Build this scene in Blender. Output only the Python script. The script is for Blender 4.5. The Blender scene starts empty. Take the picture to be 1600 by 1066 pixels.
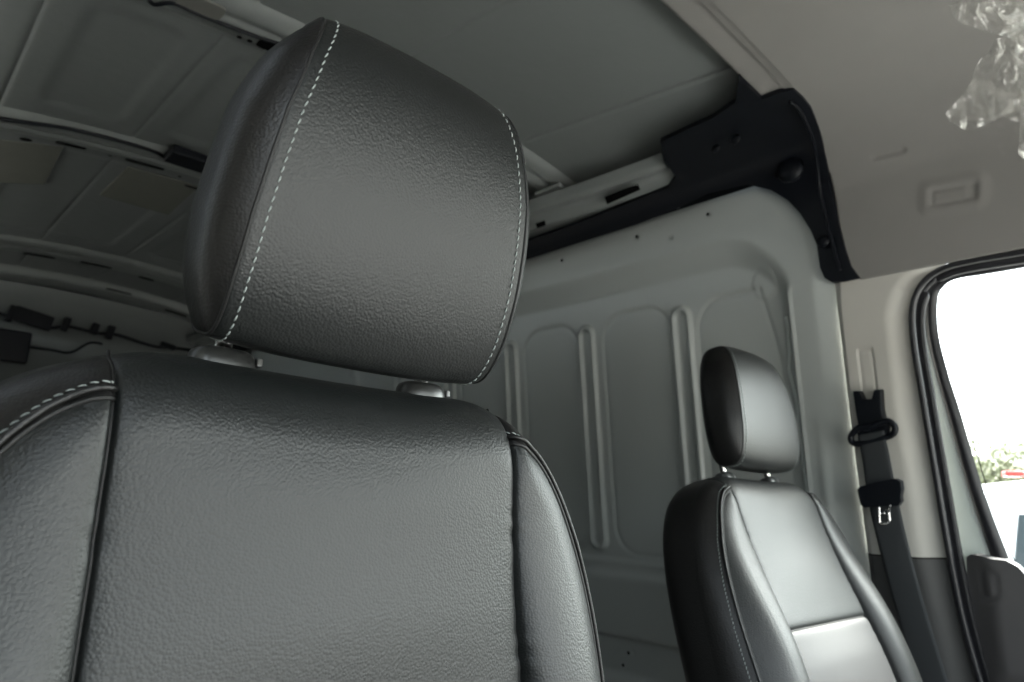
import bpy, bmesh, math, random
import numpy as np
from mathutils import Vector, Matrix, noise
R=math.radians
random.seed(4); np.random.seed(4)
sc=bpy.context.scene; COL=sc.collection
# ------------------------------------------------------------------ camera (origin; X to the far side, Y to the rear, Z up)
cam=bpy.data.objects.new('camera',bpy.data.cameras.new('camera')); COL.objects.link(cam)
RT=Vector((.72666,-.68601,.03684)); UP=Vector((-.18030,-.13869,.97378)); FW=Vector((.66292,.71425,.22447))
cam.matrix_world=Matrix(((RT.x,UP.x,-FW.x,0),(RT.y,UP.y,-FW.y,0),(RT.z,UP.z,-FW.z,0),(0,0,0,1)))
cam.data.sensor_width=36; cam.data.lens=24.57; cam.data.clip_start=.02; cam.data.clip_end=600
cam.data.dof.use_dof=True; cam.data.dof.focus_distance=.56; cam.data.dof.aperture_fstop=9
sc.camera=cam
# ------------------------------------------------------------------ sky, sun, exposure
EXPO=3.9
W=bpy.data.worlds.new('World'); sc.world=W; W.use_nodes=True
nt=W.node_tree; bg=nt.nodes['Background']
sky=nt.nodes.new('ShaderNodeTexSky'); sky.sky_type='NISHITA'; sky.sun_disc=False
SUN_EL=R(52); SUN_AZ=R(116)
sky.sun_elevation=SUN_EL; sky.sun_rotation=SUN_AZ; sky.air_density=1.0; sky.dust_density=4.0; sky.ozone_density=.4
hs=nt.nodes.new('ShaderNodeHueSaturation'); hs.inputs['Saturation'].default_value=.30
tn=nt.nodes.new('ShaderNodeMix'); tn.data_type='RGBA'; tn.blend_type='MULTIPLY'; tn.inputs[0].default_value=1; tn.inputs[7].default_value=(.94,1.0,.985,1)
nt.links.new(sky.outputs[0],hs.inputs['Color']); nt.links.new(hs.outputs[0],tn.inputs[6]); nt.links.new(tn.outputs[2],bg.inputs[0])
bg.inputs[1].default_value=.12
sl=bpy.data.lights.new('sun','SUN'); sl.energy=2.0; sl.angle=R(14); sl.color=(1,.97,.92)
so=bpy.data.objects.new('sun',sl); COL.objects.link(so)
# soft sun high over the far side of the van
sd=Vector((math.sin(SUN_AZ)*math.cos(SUN_EL),math.cos(SUN_AZ)*math.cos(SUN_EL),math.sin(SUN_EL)))
so.rotation_euler=(-sd).to_track_quat('-Z','Y').to_euler()
def portal(name,loc,direction,sx,sy):
    l=bpy.data.lights.new(name,'AREA'); l.shape='RECTANGLE'; l.size=sx; l.size_y=sy; l.cycles.is_portal=True
    o=bpy.data.objects.new(name,l); COL.objects.link(o); o.location=loc; o.rotation_euler=Vector(direction).to_track_quat('-Z','Z').to_euler()
portal('windscreen_portal',(.72,-1.05,.15),(0,1,-.25),1.6,1.0)
portal('driver_window_portal',(-.16,-.15,.2),(1,0,0),1.1,.62)
portal('passenger_window_portal',(1.66,-.1,.2),(-1,0,0),1.0,.7)
vs=sc.view_settings; vs.view_transform='Standard'; vs.look='None'; vs.gamma=1; vs.use_curve_mapping=False; vs.exposure=EXPO
sc.render.engine='CYCLES'
sc.cycles.max_bounces=10; sc.cycles.diffuse_bounces=6; sc.cycles.glossy_bounces=4; sc.cycles.transparent_max_bounces=16; sc.cycles.caustics_reflective=False
# ------------------------------------------------------------------ materials
def mat(name,col,rough=.5,spec=.5,metal=0,bump=None,var=0,coat=0,sheen=0,rvar=0):
    """bump=(kind,scale,distance)"""
    m=bpy.data.materials.new(name); m.use_nodes=True; n=m.node_tree; b=n.nodes['Principled BSDF']
    b.inputs['Base Color'].default_value=(*col,1); b.inputs['Roughness'].default_value=rough
    b.inputs['Specular IOR Level'].default_value=spec; b.inputs['Metallic'].default_value=metal
    b.inputs['Coat Weight'].default_value=coat; b.inputs['Sheen Weight'].default_value=sheen
    tc=n.nodes.new('ShaderNodeTexCoord')
    if var or rvar:
        ns=n.nodes.new('ShaderNodeTexNoise'); ns.inputs['Scale'].default_value=6; ns.inputs['Detail'].default_value=7; ns.inputs['Roughness'].default_value=.65
        n.links.new(tc.outputs['Object'],ns.inputs['Vector'])
        if var:
            mx=n.nodes.new('ShaderNodeMix'); mx.data_type='RGBA'
            mx.inputs[6].default_value=(*[c*(1-var) for c in col],1); mx.inputs[7].default_value=(*[min(1,c*(1+var)) for c in col],1)
            n.links.new(ns.outputs[0],mx.inputs[0]); n.links.new(mx.outputs[2],b.inputs['Base Color'])
        if rvar:
            mr=n.nodes.new('ShaderNodeMapRange'); mr.inputs[3].default_value=rough-rvar; mr.inputs[4].default_value=rough+rvar
            n.links.new(ns.outputs[0],mr.inputs[0]); n.links.new(mr.outputs[0],b.inputs['Roughness'])
    if bump:
        kind,scale,dist=bump
        bp=n.nodes.new('ShaderNodeBump'); bp.inputs['Strength'].default_value=1; bp.inputs['Distance'].default_value=dist
        if kind=='leather':
            wp=n.nodes.new('ShaderNodeTexNoise'); wp.inputs['Scale'].default_value=scale*.5; wp.inputs['Detail'].default_value=2
            sb=n.nodes.new('ShaderNodeVectorMath'); sb.operation='MULTIPLY_ADD'; sb.inputs[1].default_value=(.15/scale,)*3
            n.links.new(tc.outputs['Object'],wp.inputs['Vector']); n.links.new(wp.outputs['Color'],sb.inputs[0]); n.links.new(tc.outputs['Object'],sb.inputs[2])
            vo=n.nodes.new('ShaderNodeTexVoronoi'); vo.feature='SMOOTH_F1'; vo.inputs['Scale'].default_value=scale; vo.inputs['Smoothness'].default_value=.18
            n.links.new(sb.outputs[0],vo.inputs['Vector'])
            n2=n.nodes.new('ShaderNodeTexNoise'); n2.inputs['Scale'].default_value=scale*.35; n2.inputs['Detail'].default_value=1
            n.links.new(tc.outputs['Object'],n2.inputs['Vector'])
            ad=n.nodes.new('ShaderNodeMath'); ad.operation='MULTIPLY_ADD'; ad.inputs[1].default_value=-1.0
            n4=n.nodes.new('ShaderNodeMath'); n4.operation='MULTIPLY'; n4.inputs[1].default_value=.05; n.links.new(n2.outputs[0],n4.inputs[0]); n.links.new(vo.outputs['Distance'],ad.inputs[0]); n.links.new(n4.outputs[0],ad.inputs[2])
            n.links.new(ad.outputs[0],bp.inputs['Height'])
        elif kind=='weave':
            wv=n.nodes.new('ShaderNodeTexWave'); wv.inputs['Scale'].default_value=scale; wv.bands_direction='Z'
            n.links.new(tc.outputs['Object'],wv.inputs['Vector']); n.links.new(wv.outputs[1],bp.inputs['Height'])
        else:
            n2=n.nodes.new('ShaderNodeTexNoise'); n2.inputs['Scale'].default_value=scale; n2.inputs['Detail'].default_value=3
            n.links.new(tc.outputs['Object'],n2.inputs['Vector']); n.links.new(n2.outputs[0],bp.inputs['Height'])
        n.links.new(bp.outputs[0],b.inputs['Normal'])
    return m
LEATHER=mat('black_leatherette',(.0065,.0078,.0077),.44,.45,bump=('leather',520,.00022))
LEATHER_SIDE=mat('black_leatherette_side',(.006,.0058,.0058),.43,.45,bump=('leather',520,.00020))
INSERT=mat('seat_insert',(.020,.020,.021),.52,.45,bump=('leather',900,.0002))
PIPE=mat('seam_piping',(.012,.012,.012),.5,.3)
THREAD=mat('grey_thread',(.28,.31,.30),.6,.3)
COLLAR=mat('grey_guide_plastic',(.035,.037,.037),.28,.5)
BUTTON=mat('light_grey_button',(.14,.145,.145),.3,.5)
CHROME=mat('chromed_steel',(.75,.75,.74),.12,.5,1)
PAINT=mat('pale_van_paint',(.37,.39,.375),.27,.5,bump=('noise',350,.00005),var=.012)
ROOFP=mat('dark_roof_paint',(.175,.187,.184),.40,.4,bump=('noise',25,.0012),var=.08,rvar=.08)  # on the rear and near walls this darker tone stands in for shade
BOWP=mat('roof_bow_paint',(.215,.228,.222),.32,.5,bump=('noise',40,.0008),var=.08)
DOORP=mat('door_frame_paint',(.50,.55,.52),.3,.5)
HEAD=mat('headliner_cloth',(.215,.207,.196),.85,.2,bump=('noise',900,.0006),var=.07)
TRIM=mat('beige_pillar_trim',(.49,.475,.435),.45,.4,bump=('noise',1200,.0001),var=.02)
DARKTRIM=mat('dark_grey_trim',(.060,.060,.059),.5,.4,bump=('noise',900,.0002))
DOORCARD=mat('door_panel_plastic',(.075,.072,.073),.48,.45,bump=('noise',900,.0003))
BLACKP=mat('black_plastic',(.0035,.0045,.007),.42,.22)
BLACKF=mat('black_foam',(.004,.005,.006),.9,.1)
RUBBER=mat('black_rubber',(.012,.012,.015),.35,.5)
WEB=mat('belt_webbing',(.045,.049,.052),.55,.4,bump=('weave',420,.0003))
HOLE=mat('dark_hole',(.002,.002,.002),.9,.05)
PAD=mat('brown_damping_pad',(.150,.153,.132),.8,.2,bump=('noise',200,.001),var=.2)
LABELM=mat('grey_foam_label',(.17,.17,.155),.8,.2,bump=('noise',500,.001),var=.3)
BODYW=mat('white_car_paint',(.78,.78,.77),.25,.5,coat=.5)
CARGLASS=mat('tinted_glass',(.035,.045,.05),.1,.12)
RED=mat('red_lamp',(.6,.02,.015),.25,.5)
TYRE=mat('tyre',(.02,.02,.02),.8,.3)
LEAF=mat('leaves',(.13,.14,.07),.6,.3,var=.5)
BARK=mat('bark',(.10,.08,.06),.9,.1)
ASPH=mat('concrete_paving',(.24,.235,.22),.9,.2,bump=('noise',60,.004),var=.2)
SEALANT=mat('seam_sealer',(.52,.56,.54),.4,.4,bump=('noise',250,.002))
def glassmat(name,tint,gl):
    m=bpy.data.materials.new(name); m.use_nodes=True; n=m.node_tree; n.nodes.remove(n.nodes['Principled BSDF'])
    tr=n.nodes.new('ShaderNodeBsdfTransparent'); tr.inputs[0].default_value=(*tint,1)
    g=n.nodes.new('ShaderNodeBsdfGlossy'); g.inputs['Roughness'].default_value=gl
    fr=n.nodes.new('ShaderNodeFresnel'); fr.inputs[0].default_value=1.45
    mx=n.nodes.new('ShaderNodeMixShader'); n.links.new(fr.outputs[0],mx.inputs[0]); n.links.new(tr.outputs[0],mx.inputs[1]); n.links.new(g.outputs[0],mx.inputs[2])
    n.links.new(mx.outputs[0],n.nodes['Material Output'].inputs[0]); return m
GLASS=glassmat('window_glass',(.93,.96,.94),.01)
def filmmat():
    m=bpy.data.materials.new('clear_plastic_film'); m.use_nodes=True; n=m.node_tree; n.nodes.remove(n.nodes['Principled BSDF'])
    tr=n.nodes.new('ShaderNodeBsdfTransparent'); tr.inputs[0].default_value=(.96,.96,.95,1)
    g=n.nodes.new('ShaderNodeBsdfGlossy'); g.inputs['Roughness'].default_value=.16; g.inputs[0].default_value=(1,.98,.94,1)
    d=n.nodes.new('ShaderNodeBsdfTranslucent'); d.inputs[0].default_value=(.85,.84,.8,1)
    d2=n.nodes.new('ShaderNodeBsdfDiffuse'); d2.inputs[0].default_value=(.85,.84,.8,1)
    lw=n.nodes.new('ShaderNodeLayerWeight'); lw.inputs[0].default_value=.45
    ns=n.nodes.new('ShaderNodeTexNoise'); ns.inputs['Scale'].default_value=28; ns.inputs['Detail'].default_value=6
    tc=n.nodes.new('ShaderNodeTexCoord'); n.links.new(tc.outputs['Object'],ns.inputs['Vector'])
    bp=n.nodes.new('ShaderNodeBump'); bp.inputs['Distance'].default_value=.004; bp.inputs['Strength'].default_value=.9; n.links.new(ns.outputs[0],bp.inputs['Height'])
    for q in (g,): n.links.new(bp.outputs[0],q.inputs['Normal'])
    dd=n.nodes.new('ShaderNodeMixShader'); dd.inputs[0].default_value=.5; n.links.new(d.outputs[0],dd.inputs[1]); n.links.new(d2.outputs[0],dd.inputs[2])
    gd=n.nodes.new('ShaderNodeMixShader'); gd.inputs[0].default_value=.5; n.links.new(g.outputs[0],gd.inputs[1]); n.links.new(dd.outputs[0],gd.inputs[2])
    mr=n.nodes.new('ShaderNodeMapRange'); mr.inputs[3].default_value=.06; mr.inputs[4].default_value=.62; n.links.new(lw.outputs['Facing'],mr.inputs[0])
    mx=n.nodes.new('ShaderNodeMixShader'); n.links.new(mr.outputs[0],mx.inputs[0]); n.links.new(tr.outputs[0],mx.inputs[1]); n.links.new(gd.outputs[0],mx.inputs[2])
    n.links.new(mx.outputs[0],n.nodes['Material Output'].inputs[0]); return m
FILM=filmmat()
# ------------------------------------------------------------------ helpers
def link(name,me,m=None,parent=None):
    o=bpy.data.objects.new(name,me); COL.objects.link(o)
    if m and me: me.materials.append(m)
    if parent: o.parent=parent
    return o
def empty(name,loc=(0,0,0)):
    o=bpy.data.objects.new(name,None); COL.objects.link(o); o.location=loc; o.empty_display_size=.05; return o
def tag(o,label=None,cat=None,group=None,kind=None):
    for k,v in (('label',label),('category',cat),('group',group),('kind',kind)):
        if v: o[k]=v
    return o
def mesh(name,V,F,m=None,parent=None,smooth=True,normals=None):
    me=bpy.data.meshes.new(name); me.from_pydata([tuple(map(float,v)) for v in V],[],[tuple(map(int,f)) for f in F]); me.update()
    if smooth: me.polygons.foreach_set('use_smooth',[True]*len(me.polygons))
    if normals is not None: me.normals_split_custom_set_from_vertices([tuple(map(float,v)) for v in normals])
    return link(name,me,m,parent)
def gridfaces(n,k,wrap=False):
    F=[]
    i,j=np.meshgrid(np.arange(n-1),np.arange(k if wrap else k-1),indexing='ij'); i=i.ravel(); j=j.ravel(); j2=(j+1)%k
    return np.stack([i*k+j,i*k+j2,(i+1)*k+j2,(i+1)*k+j],1)
def gridmesh(name,P,m,parent=None,flip=False,normals=None):
    n,k=P.shape[:2]; F=gridfaces(n,k)
    if flip: F=F[:,::-1]
    return mesh(name,P.reshape(-1,3),F,m,parent,True,None if normals is None else normals.reshape(-1,3))
def submesh(name,P,N,faces,m,parent,flip=False):
    used=np.unique(faces); idx=-np.ones(len(P),int); idx[used]=np.arange(len(used))
    F=idx[faces]
    if flip: F=F[:,::-1]
    return mesh(name,P[used],F,m,parent,True,N[used])
def gridnormals(P):
    a=np.gradient(P,axis=0); b=np.gradient(P,axis=1); n=np.cross(a,b); l=np.linalg.norm(n,axis=2,keepdims=True); l[l<1e-12]=1; return n/l
def catmull(pts,n=12,closed=False):
    pts=[np.array(p,float) for p in pts]; out=[]; L=len(pts)
    rng=range(L if closed else L-1)
    for i in rng:
        g=lambda q: pts[q%L] if closed else pts[min(max(q,0),L-1)]
        p0,p1,p2,p3=g(i-1),g(i),g(i+1),g(i+2)
        for t in np.linspace(0,1,n,endpoint=False):
            out.append(.5*((2*p1)+(-p0+p2)*t+(2*p0-5*p1+4*p2-p3)*t*t+(-p0+3*p1-3*p2+p3)*t**3))
    if not closed: out.append(pts[-1])
    return np.array(out)
def tube(name,path,r,m,parent=None,seg=10,flat=1.0,closed=False,up=None):
    P=np.array(path,float); n=len(P); V=[]; 
    T=np.gradient(P,axis=0)
    if closed: T=np.roll(P,-1,0)-np.roll(P,1,0)
    T/=np.linalg.norm(T,axis=1,keepdims=True)
    u=np.array(up if up is not None else (0.31,.2,.93)); 
    rr=np.full(n,r) if np.isscalar(r) else np.array(r)
    for i in range(n):
        a=u-T[i]*np.dot(u,T[i]); a/=np.linalg.norm(a); b=np.cross(T[i],a)
        if up is None: u=a
        for k in range(seg):
            q=2*math.pi*k/seg; V.append(P[i]+rr[i]*(math.cos(q)*a*flat+math.sin(q)*b))
    F=gridfaces(n+1 if closed else n,seg,True).tolist()
    if closed: F=[[v%(n*seg) for v in f] for f in F]
    else: F+= [list(range(seg))[::-1],list(range((n-1)*seg,n*seg))]
    return mesh(name,V,F,m,parent)
def box(name,c,s,m,parent=None,bev=.003,rot=None):
    bm=bmesh.new(); bmesh.ops.create_cube(bm,size=1); bmesh.ops.scale(bm,vec=s,verts=bm.verts)
    if bev: bmesh.ops.bevel(bm,geom=bm.edges[:],offset=bev,segments=3,affect='EDGES',profile=.5)
    if rot is not None: bmesh.ops.transform(bm,matrix=rot.to_4x4() if hasattr(rot,'to_4x4') else rot,verts=bm.verts)
    bmesh.ops.translate(bm,vec=c,verts=bm.verts)
    me=bpy.data.meshes.new(name); bm.to_mesh(me); bm.free(); return link(name,me,m,parent)
def polysheet(name,poly,fn,step,m,parent=None,thick=.004,bev=.0015,shift=0):
    """2-D polygon cut by a lattice, mapped through fn(a,b)->(x,y,z), then thickened"""
    bm=bmesh.new(); vs_=[bm.verts.new((p[0],p[1],0)) for p in poly]; bm.faces.new(vs_)
    lo=np.min(poly,0); hi=np.max(poly,0)
    for ax in (0,1):
        c=lo[ax]+step
        while c<hi[ax]:
            no=[0,0,0]; no[ax]=1; co=[0,0,0]; co[ax]=c
            bmesh.ops.bisect_plane(bm,geom=bm.verts[:]+bm.edges[:]+bm.faces[:],plane_co=co,plane_no=no,dist=1e-6); c+=step
    for v in bm.verts: v.co=Vector(fn(v.co.x,v.co.y))
    bmesh.ops.recalc_face_normals(bm,faces=bm.faces)
    # the side the camera sees is the front
    f=bm.faces[:]
    s=sum(1 if fa.normal.dot(-fa.calc_center_median())>0 else -1 for fa in f)
    if s<0: bmesh.ops.reverse_faces(bm,faces=f)
    for fa in bm.faces: fa.smooth=True
    me=bpy.data.meshes.new(name); bm.to_mesh(me); bm.free(); o=link(name,me,m,parent)
    if thick:
        md=o.modifiers.new('t','SOLIDIFY'); md.thickness=thick; md.offset=-1+shift
        if bev:
            mb=o.modifiers.new('b','BEVEL'); mb.width=bev; mb.segments=3; mb.limit_method='ANGLE'; mb.angle_limit=R(50)
    return o
def stitches(name,path,nrm,pitch,length,rad,m,parent,slant=.25):
    P=np.array(path,float); N=np.array(nrm,float); d=np.concatenate([[0],np.cumsum(np.linalg.norm(np.diff(P,axis=0),axis=1))])
    V=[];F=[]; s=pitch/2; seg=6
    f=lambda q,A: np.array([np.interp(q,d,A[:,k]) for k in range(3)])
    while s<d[-1]-pitch/2:
        c=f(s,P); t=f(s+.002,P)-f(s-.002,P); t/=np.linalg.norm(t); nn=f(s,N); nn-=t*np.dot(nn,t); nn/=np.linalg.norm(nn); b=np.cross(t,nn)
        tt=t+slant*b; tt/=np.linalg.norm(tt); bb=np.cross(tt,nn); base=len(V)
        for i,(q,rr) in enumerate(((-.5,.25),(-.38,.8),(0,1),(.38,.8),(.5,.25))):
            hgt=(1-(2*q)**2)*rad*.9
            for k in range(seg):
                a=2*math.pi*k/seg; V.append(c+tt*length*q+nn*(hgt-rad*.35)+rad*rr*(math.cos(a)*nn+math.sin(a)*bb))
        for i in range(4):
            for k in range(seg): F.append((base+i*seg+k,base+i*seg+(k+1)%seg,base+(i+1)*seg+(k+1)%seg,base+(i+1)*seg+k))
        F.append(tuple(base+k for k in range(seg))[::-1]); F.append(tuple(base+4*seg+k for k in range(seg)))
        s+=pitch
    return mesh(name,V,F,m,parent)
sm=lambda e0,e1,x: (lambda t: t*t*(3-2*t))(np.clip((x-e0)/(e1-e0),0,1))
# ------------------------------------------------------------------ inner profile of the far side of the van (X,Z); s = arc length
PR=[(1.70,-1.0),(1.65,-.55),(1.61,-.2),(1.568,.16),(1.529,.51),(1.508,.66),(1.488,.725),(1.45,.77),(1.385,.802),(1.2,.835),(.96,.853),(.72,.863),(.45,.86),(.2,.845)]
_c=catmull(PR,16); _s=np.concatenate([[0],np.cumsum(np.linalg.norm(np.diff(_c,axis=0),axis=1))])
_t=np.gradient(_c,axis=0); _t/=np.linalg.norm(_t,axis=1,keepdims=True); _n=np.stack([-_t[:,1],_t[:,0]],1)
if _n[0,0]>0: _n=-_n
def prof(s,off=0):
    x=np.interp(s,_s,_c[:,0]); z=np.interp(s,_s,_c[:,1]); nx=np.interp(s,_s,_n[:,0]); nz=np.interp(s,_s,_n[:,1])
    return x+nx*off,z+nz*off
def shell(off=0):
    def f(y,s):
        x,z=prof(s,off); return (x,y,z)
    return f
def hit(px,py,off=0):
    """point (Y,s) of the profile seen along a camera direction: used once to measure, gives real positions"""
    r=RT*((px-800)/1092)+UP*((533-py)/1092)+FW
    ss=np.linspace(0,_s[-1],1600); X,Z=prof(ss,off); g=X*r.z-Z*r.x
    i=np.where(np.sign(g[:-1])!=np.sign(g[1:]))[0]
    best=None
    for q in i:
        t=X[q]/r.x
        if t>0 and (best is None or t<best[0]):
            k=g[q]/(g[q]-g[q+1]); best=(t,ss[q]+k*(ss[q+1]-ss[q]))
    t,s=best; return (r.y*t,s)
def onZ(px,py,z):
    r=RT*((px-800)/1092)+UP*((533-py)/1092)+FW; return (r.x*z/r.z,r.y*z/r.z)
# ------------------------------------------------------------------ ground and cargo body
GZ=-1.78
g=mesh('ground',[(-300,-300,GZ),(300,-300,GZ),(300,300,GZ),(-300,300,GZ)],[(0,1,2,3)],ASPH,smooth=False); tag(g,'pale concrete car park outside the window','ground',kind='structure')
fl=box('floor',(.72,1.6,-1.1),(1.9,5.6,.04),DARKTRIM,bev=0); tag(fl,'dark load floor of the van','floor',kind='structure')
def wallX(z): return 1.6-.115*(z+.106)
def sdbox(y,z,y0,y1,z0,z1,r):
    cy,cz=(y0+y1)/2,(z0+z1)/2; hy,hz=(y1-y0)/2-r,(z1-z0)/2-r
    qy=np.abs(y-cy)-hy; qz=np.abs(z-cz)-hz
    return np.hypot(np.maximum(qy,0),np.maximum(qz,0))+np.minimum(np.maximum(qy,qz),0)-r
def wall_depth(Y,Z):
    """+ = towards the cabin"""
    y=Y*.978; z=Z*.985
    d=sdbox(Y,Z,.695,9,-3,.672,.19)
    wdt=.045+.03*sm(.50,.62,Z)
    h=-.026*(1-sm(0,1,(d+wdt)/wdt))
    inp=1-sm(-.02,0,d)
    # window-like pressings and the double ribs between them
    for k in range(-1,6):
        y0=1.012+.325*k
        if k>=0:
            s=sdbox(y,z,y0+.018,y0+.243,-.127,.532,.075); h=h-.0035*np.exp(-(s/.006)**2)-.0018*(1-sm(-.012,.002,s))
        s=sdbox(y,z,y0-.042,y0+.004,-.115,.510,.0229)
        s=np.abs(s); h=h+.0130*np.exp(-(s/.0065)**2)*inp
    # the last pressing has a sweeping front edge
    ye=.738+.10*np.clip(z-.33,0,1)**1.3*3.0
    s=np.maximum(sdbox(y,z,.60,.945,-.127,.522,.075),ye-y+0*z)
    h=h-.004*np.exp(-(s/.006)**2)-.002*(1-sm(-.012,.002,s))
    h=h+.003*(1-sm(.026,.034,np.hypot(y-.757,(z-.532)*.8)))
    # lower creases
    h=h+.010*sm(.012,0,z+.150)*1.0
    h=h+.012*(1-sm(-.20,-.16,z))-.016*(1-sm(-.352,-.340,z))+.020*(1-sm(-.47,-.43,z))
    # soft roll of the upper box section and of its front edge
    h=h-.010*sm(.765,.79,Z)-.006*sm(.66,.60,Y)*sm(.2,.6,Z)-.007*sm(.655,.605,Y)
    h=h+.006*np.exp(-((Y-.668)/.012)**2)*sm(.3,0,Z)
    for (a,b) in ((1.406,.735),(1.121,.739),(1.011,.711),(.895,.741),(1.249,-.385)): h=h-.006*np.exp(-((Y-a)**2+(Z-b)**2)/.0045**2)
    return h
wl=empty('wall'); tag(wl,'pale painted inner side wall of the cargo bay with pressed panels and double ribs','wall',kind='structure')
ys=np.concatenate([np.arange(.600,2.25,.0042)]); zs=np.arange(-.62,.792,.0045)
Yg,Zg=np.meshgrid(ys,zs,indexing='ij'); H=wall_depth(Yg,Zg)
P=np.stack([wallX(Zg)-H,Yg,Zg],2); gridmesh('pressed_panel',P,PAINT,wl,flip=False)
ys=np.arange(2.2458,4.5,.012); zs=np.arange(-1.08,.792,.012)
Yg,Zg=np.meshgrid(ys,zs,indexing='ij'); P=np.stack([wallX(Zg)-wall_depth(Yg,Zg),Yg,Zg],2); gridmesh('rear_pressed_panel',P,PAINT,wl)
mesh('sill_panel',[(wallX(-.62)-.01,.6,-.62),(wallX(-.62)-.01,2.25,-.62),(wallX(-1.1),2.25,-1.1),(wallX(-1.1),.6,-1.1)],[(0,1,2,3)],PAINT,wl,False)
for i,(a,b) in enumerate(((1.406,.735),(1.121,.739),(.895,.741),(1.249,-.385),(1.27,-.42))):
    z=b; P0=[(wallX(z+.0045*math.sin(q))+.0015,a+.0045*math.cos(q),z+.0045*math.sin(q)) for q in np.linspace(0,2*math.pi,14,endpoint=False)]
    o=mesh('bolt_hole',[(p[0]-.0015 - float(wall_depth(np.array(a),np.array(b)))*0-.001,p[1],p[2]) for p in P0],[list(range(14))],HOLE,wl,False)
# wavy bead of sealer by the front edge of the last pressing
pts=[]
for z in np.linspace(.45,-.12,60):
    y=.727-.02*(.45-z)+.012*math.exp(-((z-.33)/.03)**2)-.010*math.exp(-((z-.02)/.03)**2)+.002*math.sin(z*70)
    pts.append((wallX(z)-float(wall_depth(np.array(y),np.array(z)))-.001,y,z))
tube('sealer_bead',pts,.0045,SEALANT,wl,8)
# thin lip that runs along the wall top
tube('top_lip',[(wallX(.78)-.012,y,.779) for y in np.linspace(.97,3.9,20)],.004,PAINT,wl,6)
# other side wall, rear doors, cab shell (enclosure; driver side closed down to cut daylight)
ow=mesh('wall',[(-.16,.62,-1.1),(-.16,4.4,-1.1),(-.04,4.4,.83),(-.04,.62,.83)],[(0,1,2,3)],ROOFP,smooth=False); tag(ow,'near inner side wall of the van behind the driver seat','wall',kind='structure')  # pale wall given the dark roof paint to cut bounced light
rw=mesh('wall',[(-.3,4.4,-1.1),(1.75,4.4,-1.1),(1.75,4.4,1.1),(-.3,4.4,1.1)],[(3,2,1,0)],ROOFP,smooth=False); tag(rw,'rear end of the cargo bay at the far left','wall',kind='structure')  # same pale paint in truth, darkened so the rear reads shaded
fw=mesh('wall',[(-.4,-.75,-1.1),(1.8,-.75,-1.1),(1.8,-.9,-.50),(-.4,-.9,-.50),(-.4,-.50,-.42),(1.8,-.50,-.42)],[(0,1,2,3),(3,2,5,4)],DARKTRIM,smooth=False); tag(fw,'dark dashboard end of the cab','wall',kind='structure')
nd=empty('driver_side_blocker'); tag(nd,'unseen near-side door panels added to cut light from the left','door')  # added panels that narrow the driver opening and block light from the left
mesh('lower_light_block',[(-.12,.62,.02),(-.12,-.75,.02),(-.26,-.75,-1.1),(-.26,.62,-1.1)],[(0,1,2,3)],DARKTRIM,nd,False)
mesh('side_light_block',[(-.12,.62,.02),(-.12,.05,.02),(-.09,.10,.52),(-.09,.62,.52)],[(0,1,2,3)],TRIM,nd,False)  # pillar widened to block side light
vb=empty('bonnet'); tag(vb,'white bonnet of the van ahead of the windscreen, unseen, added to bounce light into the cab','bonnet')  # unseen bonnet added so sky light bounces onto the seats
P=np.array([[(x,y,-.46-.16*((-y-1.0)/1.0)**2*1.2-.10*((x-.72)/.9)**4) for y in np.linspace(-1.0,-2.0,12)] for x in np.linspace(-.15,1.6,14)]); gridmesh('skin',P,BODYW,vb)
# ------------------------------------------------------------------ roof
def zc(Y): return np.where(Y<1.4,.90+.105*(Y-.6),.984+.02*(Y-1.4))
def roofz(X,Y): return zc(Y)-.06*((X-.72)/.66)**2
ys=np.arange(.30,4.42,.014); xs=np.concatenate([np.arange(-.12,1.44,.006)])
Xg,Yg=np.meshgrid(xs,ys,indexing='ij'); Zr=roofz(Xg,Yg)
for x0 in (.12,.432,.752,1.156):
    Zr=Zr+.0035*np.exp(-((Xg-x0)/.0045)**2)
for (a,b,c,d) in ((.80,1.09,1.46,2.02),(.18,.39,1.46,2.02),(.47,.70,1.46,2.02),(.2,.68,2.3,3.3),(.8,1.1,2.3,3.3)):
    s=sdbox(Xg,Yg,a,b,c,d,.05); Zr=Zr-.004*sm(-.03,.0,s)*0+.005*(1-sm(-.03,0,s))
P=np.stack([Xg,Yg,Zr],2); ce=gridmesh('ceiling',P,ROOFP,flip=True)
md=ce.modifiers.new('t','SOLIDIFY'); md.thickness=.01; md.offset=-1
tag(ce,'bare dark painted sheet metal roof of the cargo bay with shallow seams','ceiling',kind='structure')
# side gap between roof and wall is closed by the outer skin
mesh('outer_skin',[(1.40,.3,.90),(1.40,4.4,.95),(1.66,4.4,.60),(1.66,.3,.60),(1.80,.62,-1.1),(1.80,4.4,-1.1),(1.66,.62,.60)],[(0,1,2,3),(6,2,5,4)],BLACKF,wl,False)
def bow(y0,y1,drop,label,name='roof_bow',x0=-.1,x1=1.39):
    root=empty(name,(0,0,0)); n=60; xs=np.linspace(x0,x1,n); yc=(y0+y1)/2; hw=(y1-y0)/2
    prof_=[(-hw-.03,.004),(-hw-.004,.006),(-hw+.010,.020),(-hw+.022,drop-.004),(-hw+.030,drop),(-.014,drop+.002),(-.006,drop-.004),(.006,drop-.004),(.014,drop+.002),(hw-.030,drop),(hw-.022,drop-.004),(hw-.008,.020),(hw+.006,.006),(hw+.03,.004)]
    P=np.array([[(x,yc+a,float(roofz(x,yc))-b) for a,b in prof_] for x in xs])
    o=gridmesh('hat_section',P,BOWP,root); mb=o.modifiers.new('s','SUBSURF'); mb.levels=1; mb.render_levels=1
    tag(root,label,'roof beam','cross beams under the roof'); return root
def facez(x,y,drop): return float(roofz(x,y))-drop-.0012
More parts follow.
